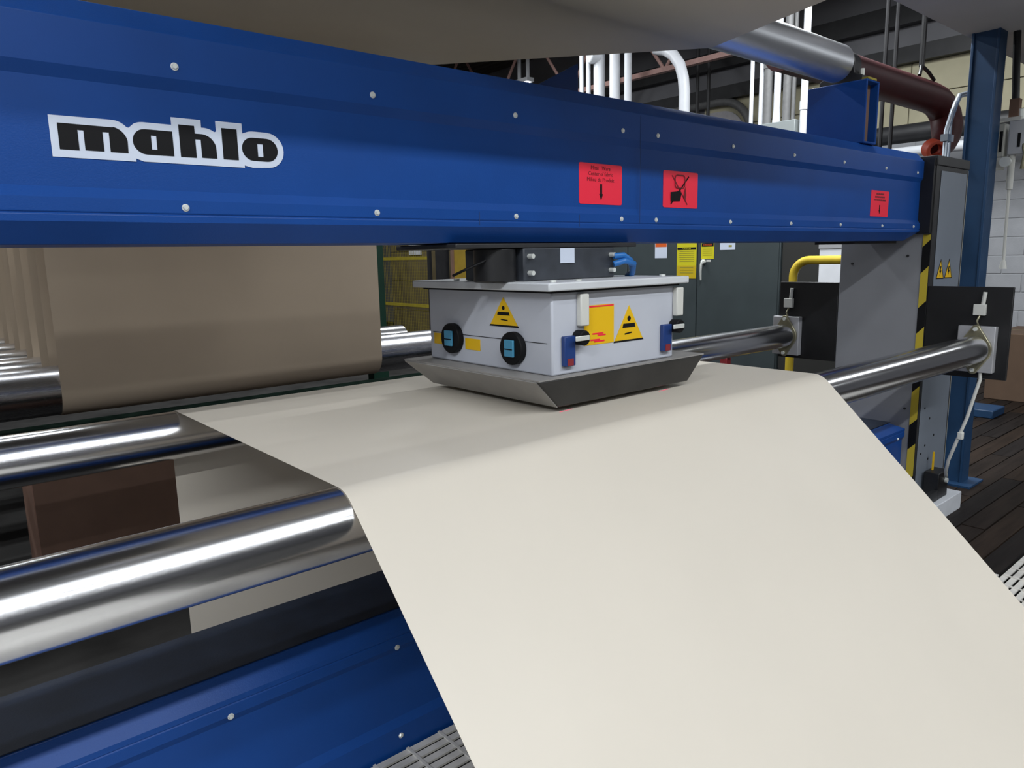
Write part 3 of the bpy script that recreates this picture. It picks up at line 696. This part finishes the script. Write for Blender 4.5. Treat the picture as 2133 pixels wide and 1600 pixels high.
obj('cable_clip', B().box(4.222, 4.250, 1.310, 1.336, 0.50, 0.54), NYLON, cb, bevel=0.004)

# ================================================================== background right: cabinets, rail, wall gear
ec = thing('electrical_cabinet', (7.3, 5.6, 0), 'row of slate grey electrical cabinet doors covered with safety labels', 'cabinet')
obj('cabinet_body', B().box(7.012, 7.6, 3.96, 7.99, -0.02, 2.30), ECAB, ec, bevel=0.008)
for k, (a, b) in enumerate(((3.975, 4.952), (4.966, 5.966), (5.98, 6.97), (6.985, 7.975))):
    d = obj('cabinet_door', B().box(7.0, 7.0115, a, b, 0.12, 2.26), ECAB, ec, bevel=0.003)
    if k % 2 == 0:
        h = obj('door_handle', B().cyl((7.0, b-0.085, 1.40), (6.965, b-0.085, 1.40), 0.026, n=16), ZINC, d, bevel=0.003)
        obj('lever', B().tube([(6.965, b-0.085, 1.41), (6.95, b-0.080, 1.37), (6.955, b-0.072, 1.30), (6.97, b-0.066, 1.20)], [0.016, 0.014, 0.012, 0.010], 10), ZINC, h)
        obj('key_tag', B().box(6.997, 6.9995, b-0.17, b-0.115, 1.40, 1.42), NYLON, d)
ys_ = MATS['yellow_vinyl']
def wsign(a, b, z0, z1, m, heads=(), name='safety_label'):
    o = flat(name, [[(a, z0), (a, z1), (b, z1), (b, z0)]], 'X', 6.9995, 0.0015, m, ec)
    for (h0, h1, mm) in heads: flat('label_band', [[(a+0.006, h0), (a+0.006, h1), (b-0.006, h1), (b-0.006, h0)]], 'X', 6.9978, 0.0008, mm, o)
    return o
YEL_SIGN = mat('lemon_vinyl', (0.62, 0.56, 0.012), 0.45)
YEL_OLD = mat('ochre_vinyl', (0.56, 0.40, 0.010), 0.45)
ORANGE = mat('orange_vinyl', (0.68, 0.11, 0.012), 0.45)
GREYINK = mat('olive_ink', (0.30, 0.27, 0.03), 0.6)
sg = wsign(5.378, 5.553, 1.447, 1.626, WHITE_STICK, ((1.575, 1.622, ORANGE),))
sg = wsign(4.970, 5.236, 1.215, 1.640, YEL_SIGN, ((1.535, 1.562, BLACK_INK), (1.215, 1.36, YEL_OLD)))
for k in range(6): flat('print_line', [[(5.00, 1.515-k*0.022), (5.00, 1.523-k*0.022), (5.205-random.uniform(0, 0.03), 1.523-k*0.022), (5.205, 1.515-k*0.022)]], 'X', 6.9978, 0.0008, GREYINK, sg)
text('lettering', 'CAUTION', 'X', (5.103, 1.548), 6.9968, 0.022, YEL_SIGN, sg, 0.11)
for k in range(3): flat('print_line', [[(5.01, 1.335-k*0.03), (5.01, 1.343-k*0.03), (5.19, 1.343-k*0.03), (5.19, 1.335-k*0.03)]], 'X', 6.9966, 0.0008, GREYINK, sg)
sg = wsign(4.742, 4.908, 1.429, 1.606, YEL_SIGN, ((1.565, 1.603, BLACK_INK),))
text('lettering', 'DANGER', 'X', (4.825, 1.584), 6.9968, 0.026, ORANGE, sg, 0.11)
for k in range(4): flat('print_line', [[(4.77, 1.535-k*0.022), (4.77, 1.542-k*0.022), (4.885, 1.542-k*0.022), (4.885, 1.535-k*0.022)]], 'X', 6.9978, 0.0008, GREYINK, sg)
sg = wsign(4.480, 4.668, 1.524, 1.610, WHITE_STICK)
flat('print_line', [[(4.52, 1.555), (4.52, 1.575), (4.56, 1.575), (4.56, 1.555)]], 'X', 6.9978, 0.0008, GREYINK, sg)
obj('wireway_box', B().box(7.0, 7.3, 3.86, 4.42, 2.58, 2.77), mat('galv_box', (0.30, 0.33, 0.33), 0.5, 0.3), ec, bevel=0.006)
obj('wireway_riser', B().box(7.05, 7.25, 4.0, 4.3, 2.3005, 2.5795), PIPE_GREY, ec)
tag(obj('dark_partition', B().box(7.02, 7.10, 3.30, 3.945, -0.02, 2.3), mat('dark_olive', (0.022, 0.022, 0.02), 0.6), bevel=0.003), 'dark narrow panel beside the electrical cabinet', 'panel')
wb = thing('wall_box', (6.97, 3.2, 1.0), 'white enclosure behind the yellow guard rail', 'enclosure')
obj('enclosure_body', B().box(6.93, 7.018, 2.75, 3.51, 0.95, 1.615), WHITE_PAINT, wb, bevel=0.004)
obj('enclosure_cap', B().box(6.92, 7.018, 2.74, 3.515, 1.5155, 1.56), mat('cap_grey', (0.35, 0.35, 0.36), 0.6), wb)
rl = thing('guard_rail', (5.6, 2.9, 0), 'yellow bent pipe guard rail behind the end cabinet', 'rail')
def bend(p, r, a0, a1, n=8): return [(5.6, p[0]+r*math.cos(R(a0+(a1-a0)*i/n)), p[1]+r*math.sin(R(a0+(a1-a0)*i/n))) for i in range(n+1)]
obj('rail_pipe', B().tube([(5.6, 3.045, 0.0), (5.6, 3.045, 1.2)]+bend((2.915, 1.295), 0.13, 0, 90)+[(5.6, 2.60, 1.425), (5.6, 2.0, 1.425)]+bend((1.9, 1.295), 0.13, 90, 180)+[(5.6, 1.77, 0.0)], 0.033, 14), YELLOW, rl)
obj('foot_plate', B().box(5.53, 5.67, 2.975, 3.115, -0.01, 0.0), YELLOW, rl)
tag(obj('red_valve', B().cyl((6.6, 4.3, 0.42), (6.6, 4.3, 0.60), 0.05, n=16).cyl((6.6, 4.3, 0.6), (6.6, 4.3, 0.66), 0.03, n=12).box(6.56, 6.64, 4.26, 4.34, -0.02, 0.42), RED_PLASTIC, bevel=0.004), 'small dull red valve post low before the electrical cabinet', 'valve')

# conduits rising from the cabinets
def conduit(y, r, m, label, top=4.98, x=7.2, z0=2.302, bent=None):
    t = thing('conduit', (x, y, z0), label, 'pipe', 'conduits above the electrical cabinets')
    pts = [(x, y, z0), (x, y, top)] if not bent else bent
    obj('conduit_pipe', B().tube(pts, r, 14), m, t)
    if r > 0.03: obj('coupling', B().cyl((x, y, z0+0.55), (x, y, z0+0.63), r*1.18, n=16), m, t)
    return t
def Yx(yx7): return yx7*7.2/7.0
conduit(Yx(6.735), 0.030, WHITE_PAINT, 'thin white conduit of the close pair over the cabinets')
conduit(Yx(6.620), 0.030, WHITE_PAINT, 'thin white conduit of the close pair over the cabinets')
c3 = conduit(Yx(6.440), 0.072, WHITE_PAINT, 'thick white conduit with a round junction knob over the cabinets')
obj('junction_knob', B().cyl((7.08, Yx(6.50), 3.95), (7.2, Yx(6.44), 3.95), 0.10, n=20), WHITE_PAINT, c3, bevel=0.02)
conduit(Yx(6.190), 0.065, WHITE_PAINT, 'thick plain white conduit between the knobbed pipe and a slim one')
conduit(Yx(5.985), 0.045, WHITE_PAINT, 'slim white conduit standing beside the thick plain one')
yb = Yx(5.175)
conduit(yb, 0.062, WHITE_PAINT, 'white conduit bent sideways at the top under the roof joist',
        bent=[(7.2, yb, 2.302), (7.2, yb, 3.30), (7.2, yb+0.02, 3.45), (7.2, yb+0.07, 3.60), (7.2, yb+0.16, 3.72), (7.2, yb+0.28, 3.80), (7.2, yb+0.42, 3.84)])
for (yy, r, m, lab, z0, top) in ((4.345, 0.020, WHITE_PAINT, 'thin white conduit rising from the small wireway box', 2.772, 4.98), (4.235, 0.024, WHITE_PAINT, 'thin white conduit near the middle of the wireway box', 2.772, 4.98),
                   (4.162, 0.042, PIPE_GREY, 'thick grey conduit on the wireway box', 2.772, 4.98), (4.06, 0.034, WHITE_PAINT, 'white conduit with a flared foot on the wireway box', 2.772, 4.98),
                   (3.955, 0.040, PIPE_GREY, 'grey conduit close to the end of the wireway box', 2.772, 4.98), (3.885, 0.020, PIPE_GREY, 'thin grey conduit at the end of the wireway box', 2.772, 4.98)):
    c_ = conduit(yy*7.13/7.0, r, m, lab, x=7.13, z0=z0, top=top)
    if 'flared' in lab: obj('flared_foot', B().cyl((7.13, yy*7.13/7, 2.772), (7.13, yy*7.13/7, 2.92), 0.042, 0.033, n=16), WHITE_PAINT, c_)
cw = conduit(3.775*7.06/7.0, 0.034, WHITE_PAINT, 'white conduit running down beside the dark blue bracket', x=7.06, z0=2.302, top=4.98)
for (y, lab) in ((4.29*8.2/6, 'dark hanging rod beside the bent white conduit'), (4.17*8.2/6, 'dark hanging rod away from the bent white conduit')):
    tag(obj('hanger_rod', B().cyl((8.2, y, 2.6), (8.2, y, 5.0), 0.022, n=8), CHAR), lab, 'rod')
for (y, lab) in ((2.60, 'dark drop rod behind the red pipe, nearer the blue bracket'), (2.525, 'dark drop rod behind the red pipe, nearer the chain hook')):
    tag(obj('hanger_rod', B().cyl((6.0, y, 2.10), (6.0, y, 5.0), 0.016, n=8), CHAR), lab, 'rod')

# roof joist
tr = thing('roof_joist', (7.9, 9.8, 3.76), 'pinkish open-web steel roof joist with zigzag bars', 'joist')
obj('web_bar', B().tube([(7.9, 6.15, 3.79), (7.9, 5.30, 4.89)], 0.022, 8), PINK_STEEL, tr)
obj('bottom_chord', B().box(7.86, 7.94, 5.0, 14.6, 3.76, 3.82), PINK_STEEL, tr)
obj('top_chord', B().box(7.86, 7.94, 5.0, 14.6, 4.87, 4.953), PINK_STEEL, tr)
for k in range(5):
    y = 6.15+k*1.7
    obj('web_bar', B().tube([(7.9, y, 3.79), (7.9, y+0.85, 4.89)], 0.022, 8), PINK_STEEL, tr)
    obj('web_bar', B().tube([(7.9, y+1.7, 3.79), (7.9, y+0.85, 4.89)], 0.022, 8), PINK_STEEL, tr)

# wall gear: white rounded panel framed by a dark pipe
wp = thing('rounded_panel', (9.45, 6.7, 2.3), 'off-white rounded panel framed by a dark bent pipe on the far wall', 'panel')
mbp = [(5.95, 2.3), (8.2, 2.3), (8.2, 3.48), (6.35, 3.48)]+arc(6.33, 3.10, 0.38, 90, 180, 10)
obj('panel_face', B().prism(mbp, 'X', 9.44, 9.499), mat('offwhite_panel', (0.50, 0.48, 0.50), 0.6, noise=0.05), wp)
obj('frame_pipe', B().tube([(9.40, 8.3, 3.60), (9.40, 6.35, 3.60)]+[(9.40, 6.33+0.5*math.cos(R(q)), 3.10+0.5*math.sin(R(q))) for q in range(100, 181, 10)]+[(9.40, 5.83, 2.3)], 0.055, 12), PIPE_GREY, wp)
tag(obj('wall_duct', B().cyl((8.9, 1.6, 2.76), (8.9, 5.4, 2.76), 0.10, n=20), CHAR), 'dark round duct along the cream wall panels', 'duct')
tag(obj('wall_pipe', B().cyl((8.8, 1.6, 2.55), (8.8, 9.5, 2.55), 0.055, n=16), WHITE_PAINT), 'pale pipe under the dark duct on the wall', 'pipe')

# red pipe with elbow and orange flange
rp = thing('red_pipe', (5.6, 2.2, 2.1), 'dark red pipe hung behind the beam end, bending down to an orange flange', 'pipe')
RPY, RPZ, RPR = 2.25, 2.575, 0.105
pts = [(3.9, RPY, RPZ), (5.95, RPY, RPZ), (6.06, RPY-0.005, 2.565), (6.15, 2.235, 2.53), (6.20, 2.22, 2.47), (6.19, 2.20, 2.39), (6.12, 2.175, 2.31), (5.98, 2.14, 2.245), (5.82, 2.11, 2.205), (5.74, 2.10, 2.185)]
obj('pipe_run', B().tube(pts, [RPR]*(len(pts)-4)+[0.095, 0.085, 0.07, 0.055], 24), RED_PIPE, rp)
fdir = Vector((-0.75, -0.62, -0.25)).normalized()
p0 = Vector((5.69, 2.095, 2.175))
obj('orange_collar', B().ring(p0-fdir*0.06, p0+fdir*0.06, 0.066, 0.040, n=28), ORANGE_RED, rp, bevel=0.006)
obj('orange_socket', B().cyl(p0+Vector((0, 0, -0.045)), p0+Vector((0.03, 0, -0.20)), 0.05, 0.06, n=20), ORANGE_RED, rp)
ck = thing('hanger_hook', (5.78, 2.25, 2.68), 'black rod ending in a split hook round the red pipe', 'hook')
obj('hook_rod', B().cyl((5.78, RPY, 2.76), (5.78, RPY, 5.0), 0.018, n=10), BLACK, ck)
obj('hook_arm', B().tube([(5.78, RPY, 2.77), (5.72, RPY-0.02, 2.73), (5.68, RPY-0.03, 2.685)], 0.012, 8), BLACK, ck)
obj('hook_arm', B().tube([(5.78, RPY, 2.77), (5.86, RPY-0.02, 2.73), (5.94, RPY-0.03, 2.685)], 0.012, 8), BLACK, ck)
cd_ = tag(obj('steel_conduit', B().tube([(5.10, 1.80, 0.0), (5.10, 1.80, 2.26), (5.14, 1.79, 2.36), (5.20, 1.79, 2.42), (5.34, 1.79, 2.45)], 0.016, 10).tube([(5.06, 1.80, 0.0), (5.06, 1.80, 2.20), (5.11, 1.79, 2.33)], 0.014, 10).box(5.03, 5.13, 1.78, 1.82, 2.14, 2.18), mat('zinc_conduit', (0.45, 0.50, 0.56), 0.35, 0.6)), 'thin zinc conduits strapped beside the blue column', 'pipe')

# pneumatic valves by the column
pv = thing('air_regulator', (5.3, 1.50, 1.80), 'cluster of pale air regulators and valves fixed to the blue column', 'valve')
obj('mount_arm', B().box(5.226, 5.25, 1.46, 1.66, 2.235, 2.255), NYLON, pv)
obj('regulator_body', B().box(5.226, 5.31, 1.535, 1.605, 2.03, 2.225), mat('regulator_grey', (0.42, 0.42, 0.38), 0.5), pv, bevel=0.006)
obj('regulator_slot', B().box(5.2225, 5.2255, 1.545, 1.560, 2.06, 2.18), BLACK_INK, pv)
obj('regulator_bowl', B().cyl((5.27, 1.565, 1.96), (5.27, 1.565, 2.03), 0.028, 0.036, n=16), NYLON, pv)
obj('filter_body', B().box(5.235, 5.31, 1.43, 1.52, 2.04, 2.24), mat('filter_grey', (0.46, 0.47, 0.50), 0.45), pv, bevel=0.006)
obj('filter_knob', B().cyl((5.27, 1.475, 2.24), (5.27, 1.475, 2.30), 0.022, n=14), ZINC, pv)
obj('filter_slot', B().box(5.231, 5.2345, 1.455, 1.470, 2.08, 2.16), BLACK_INK, pv)
obj('gauge', B().cyl((5.235, 1.52, 2.00), (5.215, 1.52, 2.00), 0.03, n=18), ZINC, pv)
obj('valve_stem', B().cyl((5.27, 1.50, 1.84), (5.27, 1.50, 2.04), 0.018, n=12), NYLON, pv)
obj('elbow_fitting', B().tube([(5.25, 1.44, 2.10), (5.23, 1.42, 2.04), (5.23, 1.43, 1.95)], 0.014, 10), BRASS, pv)
obj('valve_body', B().box(5.24, 5.29, 1.48, 1.53, 2.256, 2.36), CARD_DARK, pv)
tag(obj('air_pipe', B().tube([(5.265, 1.507, 2.361), (5.265, 1.520, 2.55), (5.265, 1.530, 2.744)], 0.020, 12), BLACK), 'black air pipe dropping from the soffit to the regulators', 'pipe')
ac = thing('pull_cord', (5.25, 1.49, 1.38), 'grey pull cord with a weight hanging below the regulators', 'cord')
obj('cord', B().tube([(5.27, 1.50, 1.84), (5.26, 1.495, 1.6), (5.255, 1.490, 1.415)], 0.009, 8), NYLON, ac)
obj('cord_weight', B().cyl((5.255, 1.490, 1.365), (5.255, 1.490, 1.415), 0.022, 0.012, n=12), NYLON, ac)
tag(obj('blue_skid', B().box(7.30, 7.62, 2.04, 2.30, 0.0, 0.075), COLUMN_BLUE, bevel=0.01), 'low blue steel skid on the plank floor', 'skid')

# gusset on the beam, far lamp
tag(obj('gusset_plate', B().prism([(1.60, 1.9905), (1.924, 1.9905), (1.924, 2.150)], 'Y', 1.868, 1.878), BLUE, bevel=0.002), 'triangular dark blue gusset plate on top of the beam', 'plate')
fl = thing('fluorescent_light', (8.07, 9.06, 4.10), 'far ceiling lamp with a lit white tube', 'lamp')
obj('lamp_housing', B().box(8.0, 8.14, 8.86, 9.26, 4.17, 4.23), WHITE_PAINT, fl)
obj('lamp_tube', B().cyl((8.07, 8.88, 4.13), (8.07, 9.24, 4.13), 0.025, n=12), TUBE_LIT, fl)
for y in (8.92, 9.12): obj('lamp_hanger', B().cyl((8.07, y, 4.23), (8.07, y, 5.0), 0.03, n=8), WHITE_PAINT, fl)

# ================================================================== background left of the cabinets: mesh fence and cartons
fc = thing('mesh_fence', (7.0, 11.1, 0), 'yellow framed wire mesh fence in front of stacked cartons', 'fence')
for y in (10.25, 11.92): obj('fence_post', B().box(6.98, 7.03, y-0.03, y+0.03, -0.02, 2.2), YEL_FENCE if y > 11 else CHAR, fc)
for z in (0.68, 1.48, 2.15): obj('fence_rail', B().box(6.985, 7.025, 10.281, 11.889, z, z+0.05), YEL_FENCE, fc)
mw = MB()
for k in range(31): mw.box(7.003, 7.006, 10.30+k*0.052, 10.303+k*0.052, 0.05, 2.15)
for k in range(41): mw.box(7.0062, 7.009, 10.29, 11.88, 0.06+k*0.051, 0.063+k*0.051)
tag(obj('wire_mesh', mw, YEL_FENCE, fc, smooth=False), kind='stuff')
tag(obj('fence_pole', B().cyl((7.0, 12.15, -0.02), (7.0, 12.15, 2.4), 0.06, n=14), mat('grey_pole', (0.20, 0.20, 0.22), 0.5)), 'grey pole beside the yellow mesh fence', 'pole')
for (y0, y1, z1, m, lab) in ((10.9, 12.6, 2.3, CARD_PALE, 'tall pale carton stack behind the mesh fence'), (9.75, 10.85, 1.9, mat('tan_carton', (0.13, 0.10, 0.055), 0.8, noise=0.1), 'tan carton stack behind the end of the mesh fence')):
    t = thing('carton_stack', (8.2, (y0+y1)/2, 0), lab, 'cartons')
    k = 0; z = -0.02
    while z < z1:
        obj('carton', B().box(7.7, 8.6, y0, y1, z, min(z+0.55, z1)-0.006), m, t, bevel=0.01); z += 0.55
tag(obj('white_notice', B().box(7.66, 7.69, 11.5, 11.88, 1.57, 1.98), WHITE_PAINT), 'white notice board on the pale cartons', 'notice')
ap = thing('amber_panel', (7.0, 9.0, 0), 'amber board panel between the mesh fence and the electrical cabinets', 'panel')
obj('board', B().box(7.0, 7.03, 8.45, 9.55, 0.3, 2.2), AMBER, ap)
for y in (8.40, 9.58): obj('panel_post', B().box(6.97, 7.05, y-0.03, y+0.03, -0.02, 2.25), CARD_DARK, ap)
tag(obj('dark_post', B().box(6.95, 7.08, 9.80, 10.0, -0.02, 2.4), CHAR), 'dark square post beside the amber panel', 'post')
